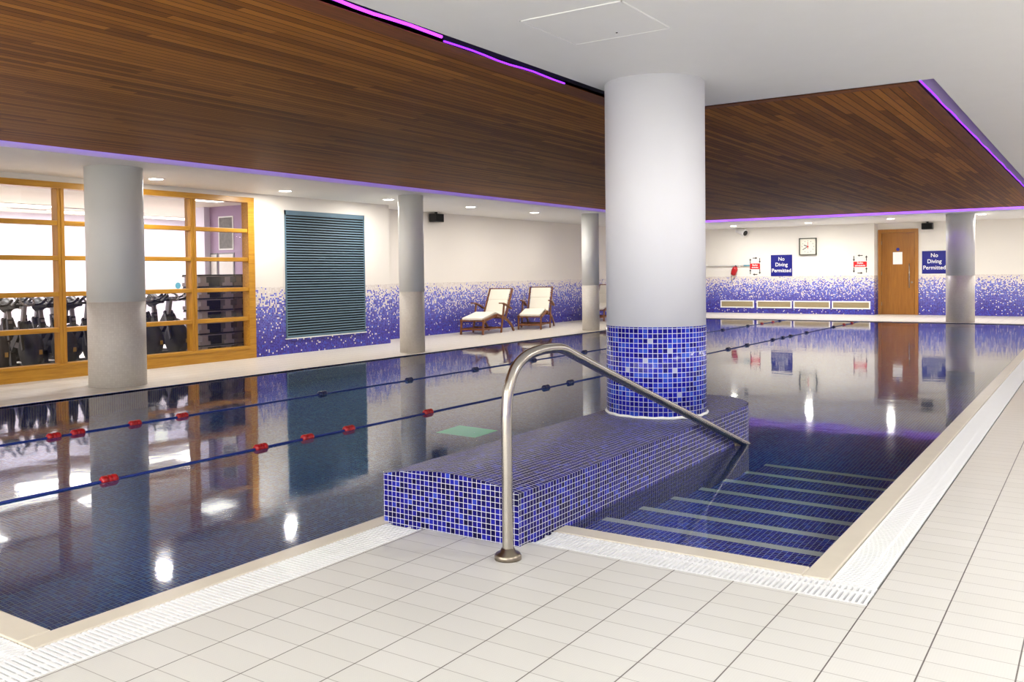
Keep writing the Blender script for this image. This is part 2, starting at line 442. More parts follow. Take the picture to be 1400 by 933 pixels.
def grate(label, x0, x1, y0, y1, along):
    """slats laid across the channel, tied by two rails"""
    m = MB(); p = .0225; bw = .0125
    lo, hi = (x0, x1) if along == 'x' else (y0, y1)
    n = int((hi - lo) / p)
    for i in range(n):
        a = lo + i * p + .003
        if along == 'x': m.box(a, a + bw, y0 + .004, y1 - .004, -.022, -.001)
        else: m.box(x0 + .004, x1 - .004, a, a + bw, -.022, -.001)
    o = m.build('overflow_grate', M['grate']); tag(o, label, 'grate')
    r = MB(); c0, c1 = (y0, y1) if along == 'x' else (x0, x1)
    for f in (.06, .36, .94) if along == 'x' else (.06, .64, .94):
        c = c0 + (c1 - c0) * f
        if along == 'x': r.box(x0, x1, c - .007, c + .007, -.03, -.0025)
        else: r.box(c - .007, c + .007, y0, y1, -.03, -.0025)
    r.build('rail', M['grate'], o)
grate('white slatted overflow grate along the near pool edge left of the plinth', 1.385, 3.383, 2.803, 3.027, 'x')
grate('white slatted overflow grate across the near left corner of the pool', 1.385, 1.576, 3.03, 9.15, 'y')
grate('white slatted overflow grate at the head of the pool steps', 3.475, 3.687, .735, 2.23, 'y')
grate('long white slatted overflow grate along the right pool edge', 3.69, 22.95, .737, .921, 'x')

# ------------------------------------------------------------------ pool basin
b = MB()
def wallq(x0, y0, x1, y1, z0=DEPTH, z1=-.002):
    b.face([(x0, y0, z0), (x1, y1, z0), (x1, y1, z1), (x0, y0, z1)])
b.face([(PX0, PYN, DEPTH), (3.45, PYN, DEPTH), (3.45, PYL, DEPTH), (PX0, PYL, DEPTH)])
b.face([(3.45, PYR, DEPTH), (PX1, PYR, DEPTH), (PX1, PYL, DEPTH), (3.45, PYL, DEPTH)])
wallq(PX0, PYL, PX0, PYN); wallq(PX0, PYN, 3.45, PYN); wallq(3.45, PYN, 3.45, 2.6); wallq(SX, 2.6, SX, PYR)
wallq(SX, PYR, PX1, PYR); wallq(PX1, PYR, PX1, PYL); wallq(PX1, PYL, PX0, PYL)
struct(b.build('pool_basin', M['basin']), 'dark blue mosaic pool basin under the water', 'pool')

NX = [4.24 + .453 * k for k in range(7)]; NZ = [-.182 - .164 * k for k in range(7)]
st = thing('pool_steps', 'blue mosaic steps with pale nosings leading down into the water beside the plinth', 'steps', (SX, 1.63, DEPTH))
b = MB(); ox, oy, oz = SX, 1.63, DEPTH
for k in range(7):
    x0 = SX if k == 0 else NX[k - 1]
    b.box(x0 - ox, NX[k] - ox, PYR + .003 - oy, 2.232 - oy, 0.002, NZ[k] - oz)
b.build('treads', M['steps'], st)
for k in range(7):
    m = MB(); m.box(NX[k] - .062 - ox, NX[k] + .004 - ox, PYR + .006 - oy, 2.229 - oy, NZ[k] - oz - .04, NZ[k] - oz + .003)
    m.build('nosing', M['nosing'], st)

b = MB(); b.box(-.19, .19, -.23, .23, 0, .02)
tag(b.build('drain_cover', M['drain'], bevel=.004, loc=(6.92, 5.16, DEPTH)), 'pale teal square drain cover with an added glow on the pool floor', 'drain cover')

# water: one closed body
b = MB()
wz = -.014; wb = DEPTH - .02
poly = [(PX0 - .01, PYN - .01), (3.46, PYN - .01), (3.46, 2.6), (SX - .01, 2.6), (SX - .01, PYR - .01), (PX1 + .01, PYR - .01), (PX1 + .01, PYL + .01), (PX0 - .01, PYL + .01)]
b.prism(poly, wb, wz)
tag(b.build('water', M['water']), 'still dark blue pool water mirroring the hall', 'water', None, 'stuff')

# ------------------------------------------------------------------ plinth
def plinth():
    b = MB(); NA = 20
    def crown(x, y):
        k = max(.15, 1 - max(0, (x - PLX0) / 3.4))
        return .245 + .047 * k * (1 - ((y - PLY) / PLR) ** 2)
    y0, y1 = PLY - PLR, PLY + PLR
    xs = [PLX0 + (PLXC - PLX0) * i / 14 for i in range(15)]
    ys = [y0 + (y1 - y0) * i / NA for i in range(NA + 1)]
    for i in range(14):
        for j in range(NA):
            q = [(xs[i], ys[j]), (xs[i + 1], ys[j]), (xs[i + 1], ys[j + 1]), (xs[i], ys[j + 1])]
            b.face([(x, y, crown(x, y)) for x, y in q], q, 0, False)
    # round end top as strips
    for j in range(NA):
        def ex(y): return PLXC + math.sqrt(max(0, PLR ** 2 - (y - PLY) ** 2))
        a, c = ys[j], ys[j + 1]
        q = [(PLXC, a), (ex(a), a), (ex(c), c), (PLXC, c)]
        if j == 0: q = [q[0], q[2], q[3]]
        elif j == NA - 1: q = q[:3]
        b.face([(x, y, crown(PLXC, y)) for x, y in q], q)
    zb = DEPTH + .002
    # front (arched top), sides, round end
    for j in range(NA):
        a, c = ys[j], ys[j + 1]
        b.face([(PLX0, a, zb), (PLX0, a, crown(PLX0, a)), (PLX0, c, crown(PLX0, c)), (PLX0, c, zb)], [(a, zb), (a, crown(PLX0, a)), (c, crown(PLX0, c)), (c, zb)])
    for y in (y0, y1):
        for i in range(14):
            q = [(xs[i], y, zb), (xs[i + 1], y, zb), (xs[i + 1], y, .245), (xs[i], y, .245)]
            if y == y1: q = q[::-1]
            b.face(q, [(p[0], p[2] - .245) for p in q])
    na = 24; u = PLXC
    for i in range(na):
        a0, a1 = -PI / 2 + PI * i / na, -PI / 2 + PI * (i + 1) / na
        p0 = (PLXC + PLR * math.cos(a0), PLY + PLR * math.sin(a0)); p1 = (PLXC + PLR * math.cos(a1), PLY + PLR * math.sin(a1))
        L = PLR * PI / na; z0, z1 = crown(PLXC, p0[1]), crown(PLXC, p1[1])
        b.face([(*p0, zb), (*p1, zb), (*p1, z1), (*p0, z0)], [(u, zb - .245), (u + L, zb - .245), (u + L, z1 - .245), (u, z0 - .245)])
        u += L
    o = b.build('tiled_plinth', M['plinth'])
    return tag(o, 'low navy mosaic plinth with a rounded end, carrying the big white column', 'plinth')
plinth()

# ------------------------------------------------------------------ columns
def column(x, y, r, z0, zs, z1, label, lower, upper, band='tile_band', lower_r=0.0):
    t = thing('round_column', label, 'column', (x, y, z0), 0, None, 'thing')
    MB().lathe([(r + lower_r, 0), (r + lower_r, zs - z0)], 64).build(band, lower, t)
    MB().lathe([(r, zs - z0), (r, z1 - z0)], 64).build('shaft', upper, t)
    return t
big = column(5.86, 2.67, .352, .27, .885, ZN, 'big white round column with a blue mosaic base standing on the plinth', M['colblue'], M['colpaint'], lower_r=.002)
MB().tube([(.356 * math.cos(a * PI / 24), .356 * math.sin(a * PI / 24), -.004 + .003 * math.sin(a * 2.3)) for a in range(48)], .011, 6, closed=True).build('sealant', M['white'], big)
column(6.10, 9.66, .318, 0, .985, ZL, 'grey white round column with a cream tiled foot in front of the gym window', M['colcream'], M['colgrey'])
column(11.15, 9.40, .205, 0, .985, ZL, 'slim grey white round column beside the dark louvre panel', M['colcream'], M['colgrey'])
column(17.15, 9.36, .19, 0, .985, ZL, 'slim pale round column half hidden behind the big white column', M['colcream'], M['colgrey'])
column(23.2, 2.80, .306, 0, 1.1, ZL, 'white round column with a violet glow at the far end beside the door', M['colcream'], M['colgrey'])

# ------------------------------------------------------------------ ceiling
HX0, HX1, HYN, HXN, HYR, HYL = 1.0, 22.35, 3.07, 6.88, 1.0, 8.9
b = MB(); T = 3.0
for x0, x1, y0, y1, z in ((-7, HX0, -3, 11.8, ZN), (HX0, HXN, -3, HYN, ZN), (HXN, 26.8, -3, HYR, ZN), (HX0, HX1, HYL, 11.8, ZL), (HX1, 26.8, HYR, 11.8, ZL)):
    b.box(x0, x1, y0, y1, z, T)
b.box(HX0 - .1, HX1 + .1, .9, HYL + .1, T, T + .1)
struct(b.build('ceiling', M['soffit']), 'smooth white ceiling round the timber panel', 'ceiling')
RX1, RYN, RYR, RYL = HX1 - .12, HYN + .11, HYR + .118, HYL - .065
rz = 2.60
b = MB()
poly = [(HX0 + .1, RYN), (HXN + .03, RYN), (HXN + .03, RYR), (RX1, RYR), (RX1, RYL), (HX0 + .1, RYL)]
b.face([(x, y, rz) for x, y in poly[::-1]], None, 0)
b.face([(x, y, 2.80) for x, y in poly], None, 1)
for i in range(6):
    (x0, y0), (x1, y1) = poly[i], poly[(i + 1) % 6]
    b.face([(x0, y0, rz), (x1, y1, rz), (x1, y1, 2.80), (x0, y0, 2.80)], None, 2 if i == 0 else 1)
raft = struct(b.build('ceiling_timber', [M['raft'], M['fascia'], M['gapshade']]), 'dark brown timber plank ceiling panel over the pool', 'ceiling')
m = MB()
m.box(HX0 + .1, HXN + .03, RYN, RYN + .16, rz - .004, rz + .02)
m.box(HXN + .03, HXN + .13, RYR, RYN + .16, rz - .004, rz + .02)
m.box(HXN + .13, RX1, RYR, RYR + .12, rz - .004, rz + .02)
m.build('border_board', M['rafttrim'], raft)

def strip(label, pts, mat, w=.012):
    m = MB(); m.tube(pts, w, 8)
    tag(m.build('light_strip', mat), label, 'light strip')
def wob(p0, p1, n, amp, az):
    out = []
    for i in range(n + 1):
        f = i / n; p = Vector(p0).lerp(Vector(p1), f); q = amp * math.sin(f * n * 1.7)
        out.append((p.x + (q if p0[0] == p1[0] else 0), p.y + (q if p0[1] == p1[1] else 0), p.z + az * math.sin(f * n * 1.1)))
    return out
strip('bright magenta light strip in the ceiling gap at the top of the view', wob((1.2, RYN - .016, rz + .024), (4.05, RYN - .016, rz + .024), 20, .004, .003), M['ledhot'], .009)
strip('thin violet light strip in the ceiling gap running up to the big column', wob((4.08, RYN - .008, rz + .006), (5.45, RYN - .008, rz + .002), 10, .003, .004), M['led'], .006)
strip('violet light strip along the right edge of the timber ceiling', wob((HXN + .1, RYR - .014, rz + .018), (RX1, RYR - .014, rz + .018), 60, .003, .004), M['led'], .006)
strip('violet light strip along the gym side edge of the timber ceiling', [(1.2, RYL + .018, rz + .03), (RX1, RYL + .018, rz + .03)], M['ledsoft'], .010)
strip('violet light strip along the far end of the timber ceiling', [(RX1 + .018, RYR + .05, rz + .03), (RX1 + .018, RYL, rz + .03)], M['ledfar'], .010)

# access hatch in the near ceiling
h = thing('access_panel', 'flush white access panel in the ceiling above the big column', 'access panel', (4.27, 2.28, ZN))
MB().box(-.29, .29, -.29, .29, -.004, .01).build('hatch', M['soffit'], h, bevel=.002)
m = MB()
for q in ((-.30, .30, -.30, -.293), (-.30, .30, .293, .30), (-.30, -.293, -.30, .30), (.293, .30, -.30, .30)): m.box(*q, -.005, .01)
m.build('frame', M['white'], h)
MB().disc((.2, -.02, -.005), .006, .004, 'z', 10).build('keyhole', M['ink'], h)

# downlights
def make_downlight(label, loc, grp):
    t = thing('recessed_downlight', label, 'downlight', loc, 0, grp)
    MB().lathe([(.085, -.004), (.108, -.008), (.115, -.002), (.115, .01), (.085, .01)], 32, caps=False).build('trim_ring', M['white'], t)
    MB().lathe([(.086, -.006), (.086, .006)], 32).build('lamp', M['downlight'], t)
    return t
proto = None
LX = [(7.10, 10.3), (9.3, 10.3), (11.45, 10.14), (13.75, 10.1), (15.95, 10.04), (18.1, 9.9)]
nm = ['nearest the gym window, beside the thick column', 'over the right end of the gym window', 'left of the slim column by the louvre', 'right of the slim column by the louvre', 'second right of the louvre column', 'beside the half hidden slim column']
for (x, y), n in zip(LX, nm):
    lab = 'round downlight in the left ceiling, ' + n
    if proto is None: proto = make_downlight(lab, (x, y, ZL), 'downlights over the gym side deck')
    else: dup(proto, (x, y, ZL), 0, lab)
FX = [(24.55, 8.77), (24.55, 6.67), (24.1, 4.5), (23.75, 2.40)]
nm = ['above the security camera', 'above the wall clock', 'in front of the door', 'just right of the far column']
for (x, y), n in zip(FX, nm):
    dup(proto, (x, y, ZL), 0, 'round downlight at the far end, ' + n, 'downlights over the far end deck')

# ------------------------------------------------------------------ walls
b = MB()
b.box(-7, 2.2, WL, WL + .15, 0, ZL + .2); b.box(9.25, 12.4, WL, WL + .12, 0, ZL + .2)
b.box(2.2, 9.25, WL, WL + .12, 2.478, ZL + .2)
b.box(12.28, 12.4, WL + .12, WREC + .1, 0, ZL + .2)
struct(b.build('wall_left', M['wall_l']), 'white side wall with fading blue mosaic round the louvre', 'wall')
struct(MB().box(12.4, XD + .2, WREC, WREC + .15, 0, ZL + .2).build('wall_left_recess', M['wall_l']), 'recessed white side wall with fading blue mosaic behind the deck chairs', 'wall')
b = MB(); b.box(XF, XD + .2, 5.30, WREC, 0, ZL + .2); b.box(XD, XD + .2, -3, 5.30, 0, ZL + .2)
struct(b.build('wall_far', M['wall']), 'white far end wall with fading blue mosaic', 'wall')
struct(MB().box(-7, XD, -3.15, -3, 0, 2.9).build('wall_right', M['wall']), 'white wall on the right outside the view', 'wall')
struct(MB().box(-7.15, -7, -3, 11.8, 0, 2.9).build('wall_back', M['paint']), 'white wall behind the viewpoint', 'wall')

# ------------------------------------------------------------------ gym window
w = struct(thing('window_1', 'wide golden oak gym window with many panes', 'window', (0, WL, 0)), None)
XM = [3.25, 4.23, 5.21, 6.19, 7.17, 8.15]; ZR = [1.965, 1.523, 1.065, .612]
yo, yi = -.03, .12
m = MB(); m.box(2.2, 9.25, yo, yi, 2.40, 2.478); m.box(9.13, 9.25, yo, yi, 0, 2.40); m.box(2.2, 2.32, yo, yi, 0, 2.40)
m.build('window_frame', M['oak'], w, bevel=.006)
m = MB()
for x in XM: m.box(x - .045, x + .045, yo + .012, yi, .19, 2.40); m.box(x - .005, x + .005, yo + .004, yo + .02, .19, 2.40)
m.build('mullion', M['oakv'], w, bevel=.004)
m = MB()
xe = [2.32] + XM + [9.13]
for z in ZR:
    for a, c in zip(xe[:-1], xe[1:]):
        m.box(a + (.045 if a > 2.4 else 0), c - (.045 if c < 9.1 else 0), yo + .016, yi, z - .03, z + .03)
m.build('glazing_bar', M['oak'], w, bevel=.006)
MB().box(2.32, 9.13, yo - .01, yi, .15, .19).build('sill', M['oak'], w, bevel=.006)
MB().box(2.32, 9.13, yo, yi, 0, .15).build('kick_board', M['oak'], w)
m = MB()
zz = [.19] + ZR[::-1] + [2.40]
for a, c in zip(xe[:-1], xe[1:]):
    for z0, z1 in zip(zz[:-1], zz[1:]):
        m.face([(a + .03, .06, z0), (c - .03, .06, z0), (c - .03, .06, z1), (a + .03, .06, z1)])
m.build('pane', M['glass'], w)

# louvre
lv = thing('wall_louvre', 'large dark teal horizontal louvre panel set in the side wall', 'louvre', (9.88, WL, .255))
W_, H_ = 1.845, 2.07
m = MB(); m.box(0, W_, -.02, 0, 0, .02); m.box(0, W_, -.02, 0, H_ - .075, H_); m.box(0, .02, -.02, 0, 0, H_); m.box(W_ - .02, W_, -.02, 0, 0, H_)
m.build('frame', M['louvre'], lv)
MB().box(.01, W_ - .01, -.004, 0, .01, H_ - .01).build('backing', M['blackgap'], lv)
m = MB(); n = 46; p = (H_ - .095) / n
for i in range(n):
    z = .02 + i * p
    m.face([(.02, -.020, z), (W_ - .02, -.020, z), (W_ - .02, -.014, z + p * .46), (.02, -.014, z + p * .46)])
m.build('slats', M['louvre'], lv)
lt = MB().box(-.02, W_ + .02, -.026, 0, -.016, 0).build('drip_edge', M['white'], lv)

# ------------------------------------------------------------------ gym behind the window
GY = 17.0; GX1 = 10.35; GZ = 2.52
g0 = WL + .12
struct(MB().box(.5, 12.2, g0, 11.85, -.12, 0).box(.5, 14.2, 11.85, GY, -.12, 0).build('floor_gym', M['gymfloor']), 'pale floor of the gym behind the window', 'floor')
struct(MB().box(.5, 12.2, g0, 11.85, GZ, 2.75).box(.5, 14.2, 11.85, GY + .1, GZ, 2.75).build('ceiling_gym', M['gymceil']), 'cream ceiling of the gym behind the window', 'ceiling')
struct(MB().box(.5, 14.2, GY, GY + .1, 0, GZ).build('wall_gym_back', M['palelilac']), 'pale lilac back wall of the gym', 'wall')
struct(MB().box(GX1, GX1 + .1, g0, 13.45, 0, GZ).build('wall_gym_right', M['lilac']), 'lilac end wall of the gym with framed posters', 'wall')
struct(MB().box(GX1 - .12, GX1 + .1, 13.45, 13.75, 0, GZ).build('pilaster_gym', M['palelilac']), 'white pilaster at the end of the lilac gym wall', 'pilaster')
struct(MB().box(.4, .5, g0, GY, 0, GZ).build('wall_gym_left', M['palelilac']), 'pale wall at the left end of the gym', 'wall')
struct(MB().box(14.1, 14.2, 13.75, GY, 0, GZ).build('wall_gym_end', M['palelilac']), 'pale wall beyond the gym pilaster', 'wall')
def panel_light(x, y, w_, d_, label):
    t = thing('ceiling_light_panel', label, 'ceiling light', (x, y, GZ), 0, 'light panels in the gym ceiling')
    MB().box(-w_ / 2, w_ / 2, -d_ / 2, d_ / 2, -.012, 0).build('diffuser', M['gympanel'], t)
    m = MB()
    for q in ((-w_ / 2 - .03, w_ / 2 + .03, -d_ / 2 - .03, -d_ / 2), (-w_ / 2 - .03, w_ / 2 + .03, d_ / 2, d_ / 2 + .03), (-w_ / 2 - .03, -w_ / 2, -d_ / 2, d_ / 2), (w_ / 2, w_ / 2 + .03, -d_ / 2, d_ / 2)): m.box(*q, -.014, 0)
    m.build('frame', M['white'], t)
panel_light(7.75, 15.3, 1.5, .6, 'bright rectangular ceiling panel seen in the leftmost top gym pane')
panel_light(9.75, 16.2, 1.3, .6, 'bright ceiling panel in the gym just left of the thick column')
panel_light(11.4, 16.4, 1.5, .5, 'bright ceiling panel in the gym right of the thick column')
panel_light(9.35, 12.1, .6, .5, 'small bright ceiling panel in the top right gym pane')
panel_light(4.2, 13.2, 1.15, .55, 'bright ceiling panel at the left end of the gym')
def slot(x, y, label):
    t = thing('air_slot', label, 'air vent', (x, y, GZ))
    MB().box(-.35, .35, -.05, .05, -.008, 0).build('surround', M['white'], t)
    MB().box(-.31, .31, -.022, .022, -.012, -.004).build('opening', M['blackgap'], t)
slot(8.45, 16.0, 'dark linear air slot in the gym ceiling left of the first mullion')
slot(9.0, 15.3, 'dark linear air slot in the gym ceiling beside the thick column')

def framed(name, label, y, z, w_, h_, inner, frame):
    t = thing(name, label, 'poster', (GX1, y, z))
    MB().box(-.012, 0, -w_ / 2, w_ / 2, -h_ / 2, h_ / 2).build('backing', frame, t)
    MB().box(-.016, -.008, -w_ / 2 + .025, w_ / 2 - .025, -h_ / 2 + .025, h_ / 2 - .025).build('print', inner, t)
framed('framed_poster', 'grey printed poster in a pale frame on the lilac gym wall', 13.0, 2.04, .40, .60, M['print'], M['white'])
framed('framed_notice', 'larger white framed notice below the grey poster', 13.0, 1.47, .42, .44, M['paper'], M['greymetal'])
framed('framed_notice', 'narrow white framed notice beside the pilaster', 13.34, 1.47, .2, .44, M['paper'], M['greymetal'])
t = thing('wall_lamp', 'round white lamp on the pale gym wall right of the thick column', 'wall lamp', (11.7, GY, 2.12))
MB().lathe([(.17, -.02), (.17, 0)], 32, axis='y').build('base', M['white'], t)
MB().lathe([(.02, -.13), (.09, -.115), (.14, -.07), (.155, -.02)], 32, axis='y').build('globe', M['glasslamp'], t)
t = thing('wall_notice', 'small white notice with a teal spot on the gym back wall', 'notice', (12.15, GY, 1.12))
MB().box(-.2, .2, -.012, 0, -.22, .22).build('sheet', M['white'], t)
MB().disc((.05, -.014, -.04), .07, .006, 'y', 20).build('emblem', M['tealplastic'], t)

# spin bikes
def spin_bike(label, loc, rz_):
    t = thing('spin_bike', label, 'exercise bike', loc, rz_, 'spin bikes behind the gym window')
    m = MB(); m.bar((0, -.5, .04), (0, .5, .04), .05, .05); m.bar((-.19, -.5, .04), (.19, -.5, .04), .06, .06); m.bar((-.19, .5, .04), (.19, .5, .04), .06, .06)
    m.bar((0, .42, .05), (0, -.12, .68), .06, .09); m.bar((0, -.3, .34), (0, .2, .4), .05, .08); m.bar((0, .18, .1), (0, .26, .72), .06, .07)
    m.build('frame', M['black'], t, bevel=.006)
    f = MB().lathe([(.02, -.06), (.20, -.055), (.25, -.04), (.25, .04), (.20, .055), (.02, .06)], 28, (0, -.30, .33), 'x').build('flywheel', M['rubber'], t)
    MB().disc((.065, -.30, .33), .07, .02, 'x', 18).build('hub', M['greymetal'], f)
    m = MB(); m.bar((.10, -.30, .33), (.06, -.12, .70), .03, .07); m.bar((-.10, -.30, .33), (-.06, -.12, .70), .03, .07); m.box(-.05, .05, -.16, -.07, .58, .70)
    m.build('fork', M['black'], t, bevel=.01)
    MB().box(.05, .1, -.12, .3, .22, .44).build('chain_guard', M['black'], t, bevel=.02)
    MB().bar((0, -.11, .70), (0, -.16, .92), .045, .05).build('handlebar_post', M['greymetal'], t)
    m = MB()
    m.tube([(-.18, -.36, .99), (-.178, -.28, .945), (-.16, -.18, .92), (0, -.16, .92), (.16, -.18, .92), (.178, -.28, .945), (.18, -.36, .99)], .018, 8)
    m.build('handlebar', M['black'], t)
    MB().tube([(.09 * math.cos(a), -.22 + .06 * math.sin(a), .97 + .06 * math.sin(a)) for a in [k * PI / 8 for k in range(16)]], .013, 8, closed=True).build('grip_loop', M['greymetal'], t)
    MB().bar((0, .24, .66), (0, .28, .87), .04, .05).build('seat_post', M['greymetal'], t)
    m = MB(); m.tube([(0, .02, .89), (0, .12, .895), (0, .22, .90), (0, .31, .905), (0, .37, .905)], [.022, .035, .065, .105, .07], 12); 
    m.build('saddle', M['black'], t)
    for s in (-1, 1):
        c = MB().bar((s * .11, .02, .3), (s * .12, .06, .16 if s > 0 else .44), .02, .03).build('crank', M['greymetal'], t)
        z = .16 if s > 0 else .44
        MB().box(min(s * .12, s * .19), max(s * .12, s * .19), .02, .1, z - .012, z + .012).build('pedal', M['black'], c)
    MB().box(-.02, .02, -.556, -.545, .28, .34).build('sticker', M['yellow'], t)
    return t
BK = []
for k, n in enumerate(['at the left edge of the view', 'second from the left edge', 'left of the first mullion', 'right of the first mullion', None, 'just right of the thick column', 'left of the stacked steps']):
    if n: BK.append((5.74 + .44 * k, 12.02, 'front row, ' + n))
for k, n in enumerate(['at the left edge of the view', 'second from the left edge', 'left of the first mullion', 'beside the thick column', None, None, 'right of the thick column', 'behind the stacked steps mullion']):
    if n: BK.append((6.12 + .44 * k, 13.22, 'back row, ' + n))
bk = None
for i, (x, y, n) in enumerate(BK):
    lab = 'black spin bike behind the gym window, ' + n
    a = random.uniform(-.03, .03)
    if bk is None: bk = spin_bike(lab, (x, y, 0), a)
    else: dup(bk, (x, y, 0), a, lab)

# stacked exercise steps
def ex_step(label, loc, L, D, top, foot, grp):
    t = thing('exercise_step', label, 'exercise step', loc, 0, grp)
    m = MB(); m.box(-L / 2, L / 2, -D / 2, D / 2, .145, .185); m.build('deck', top, t, bevel=.006)
    m = MB(); m.box(-L / 2 - .004, L / 2 + .004, -D / 2 - .004, D / 2 + .004, .148, .160); m.build('edge_strip', foot, t)
    m = MB(); m.box(-L / 2 + .2, L / 2 - .2, -D / 2 + .06, D / 2 - .06, .0, .145); m.build('hollow_shade', M['stepblack'] if top is M['stepblack'] else M['stepbrown'], t)  # dark block filling the open hollow, in place of its shade
    for s in (-1, 1):
        m = MB(); c = s * (L / 2 - .1)
        for z0, z1, hw in ((0, .055, .10), (.055, .145, .055)): m.box(c - hw, c + hw, -D / 2, D / 2, z0, z1)
        m.build('foot', foot, t)
    return t
ORD = ['bottom step', 'second step from the floor', 'third step from the floor', 'fourth step from the floor', 'third step from the top', 'second step from the top', 'topmost step']
a = b2 = None
for k in range(7):
    la = 'black exercise step in the stack behind the right pane, ' + ORD[k]
    if a is None: a = ex_step(la, (9.17, 12.0, 0), .66, .40, M['stepblack'], M['stepgrey'], 'black exercise steps stacked in the gym')
    else: dup(a, (9.17 + .012 * (k % 2), 12.0, .186 * k), 0, la)
    lb = 'brownish exercise step in the stack beside the window frame, ' + ORD[k]
    if b2 is None: b2 = ex_step(lb, (9.88, 12.05, 0), .62, .40, M['stepbrown'], M['stepbrown2'], 'brownish exercise steps stacked in the gym')
    else: dup(b2, (9.88 - .01 * (k % 2), 12.05, .186 * k), 0, lb)

# ------------------------------------------------------------------ far wall fittings (faces -X)
dr = struct(thing('door_1', 'brown oak door with a long steel pull handle in the far wall', 'door', (XD, 4.755, 0)))
m = MB(); m.box(-.05, 0, .435, .52, 0, 2.375); m.box(-.05, 0, -.52, -.435, 0, 2.375); m.box(-.05, 0, -.435, .435, 2.285, 2.375)
m.build('door_frame', M['doorframe'], dr, bevel=.004)
leaf = MB().box(-.035, -.004, -.43, .43, .005, 2.28).build('door_leaf', M['doorwood'], dr)
MB().tube([(-.09, -.30, .74), (-.09, -.30, 1.42)], .014, 10).bar((-.035, -.30, .82), (-.09, -.30, .82), .015, .015).bar((-.035, -.30, 1.34), (-.09, -.30, 1.34), .015, .015).build('pull_handle', M['steel'], leaf)
MB().disc((-.042, -.36, .9), .028, .016, 'x', 16).build('lock', M['darksteel'], leaf)
MB().disc((-.038, 0, 1.815), .045, .006, 'x', 20).build('blue_disc', M['signblue'], leaf)
MB().box(-.041, -.034, -.115, .13, 1.40, 1.74).build('notice', M['white'], leaf, bevel=.003)
m = MB()
for z in (.3, 1.15, 2.0): m.box(-.045, -.03, .42, .445, z - .05, z + .05)
m.build('hinge', M['darksteel'], leaf)

def nodiving(label, x, y, z, s):
    t = thing('no_diving_sign', label, 'sign', (x, y, z))
    MB().box(-.012, 0, -s / 2, s / 2, -s / 2, s / 2).build('board', M['signblue'], t, bevel=.002)
    for txt, dz in (('No', .285), ('Diving', .02), ('Permitted', -.255)):
        lettering(txt, s * .245, M['white'], t, (-.0135, 0, dz * s + .01), offset=.0022, sx=.93)
nodiving('blue square No Diving Permitted sign below and left of the wall clock', XF, 7.873, 1.412, .625)
nodiving('blue square No Diving Permitted sign between the door and the far column', XD, 3.835, 1.443, .62)

def arrow(m, y, z, dy, dz, L=.13):
    """flat black arrow at (y, z) pointing along (dy, dz)"""
    d = Vector((0, dy, dz)); n = Vector((0, -dz, dy)); c = Vector((-.004, y, z))
    tail = c - d * L / 2; neck = c + d * (L / 2 - .055); tip = c + d * L / 2
    m.face([tail + n * .011, tail - n * .011, neck - n * .011, neck + n * .011])
    m.face([neck + n * .034, neck - n * .034, tip])
    for f in m.f[-2:]: pass
def lane_sign(label, y, z, w_, h_, cw, txt):
    t = thing('lane_direction_sign', label, 'sign', (XF, y, z))
    MB().box(-.01, 0, -w_ / 2, w_ / 2, -h_ / 2, h_ / 2).build('red_panel', M['signred'], t, bevel=.002)
    lettering(txt[0], .075, M['white'], t, (-.0115, 0, .035), offset=.002)
    lettering(txt[1], .062 if cw else .058, M['white'], t, (-.0115, 0, -.035), offset=.002, sx=.82)
    s = 1 if cw else -1      # seen from the pool: image right is -Y
    e = w_ / 2 - .01
    spec = [(0, .245, -s, 0), (0, -.245, s, 0), (e, .16, 0, s), (e, -.16, 0, s), (-e, .17, 0, -s), (-e, -.16, 0, -s)]
    for (ay, az, dy, dz) in spec:
        m = MB(); arrow(m, ay, az, dy, dz, .15 if dz else .14); m.build('arrow', M['ink'], t)
lane_sign('red lane sign with black arrows circling clockwise beside the blue sign', 8.663, 1.40, .305, .165, True, ('Swim', 'clockwise'))
lane_sign('red lane sign with black arrows circling anticlockwise left of the door', 5.672, 1.415, .355, .15, False, ('Swim', 'anti-clockwise'))

# clock 
c = thing('wall_clock', 'square cream wall clock with a dark frame above the blue sign', 'clock', (XF, 7.10, 1.948))
s = .245
m = MB()
for q in ((-s, s, -s, -s + .022), (-s, s, s - .022, s), (-s, -s + .022, -s, s), (s - .022, s, -s, s)): m.box(-.075, 0, *q)
m.build('frame', M['greyframe'], c)
MB().box(-.03, 0, -s + .02, s - .02, -s + .02, s - .02).build('face', M['clockface'], c)
m = MB()
for k in range(12):
    a = k * PI / 6; m.box(-.034, -.03, math.sin(a) * .165 - .008, math.sin(a) * .165 + .008, math.cos(a) * .165 - .011, math.cos(a) * .165 + .011)
m.build('hour_mark', M['greymetal'], c)
def hand(deg, L, w_, mat, x, back=.02):
    a = math.radians(deg); d = Vector((0, -math.sin(a), math.cos(a)))
    MB().bar(Vector((x, 0, 0)) - d * back, Vector((x, 0, 0)) + d * L, w_, .004, (1, 0, 0)).build('hand', mat, c)
hand(292, .12, .02, M['ink'], -.038); hand(238, .165, .016, M['ink'], -.042); hand(0, .13, .012, M['redink'], -.046, .07)
MB().disc((-.048, 0, 0), .022, .008, 'x', 16).build('hub', M['redink'], c)

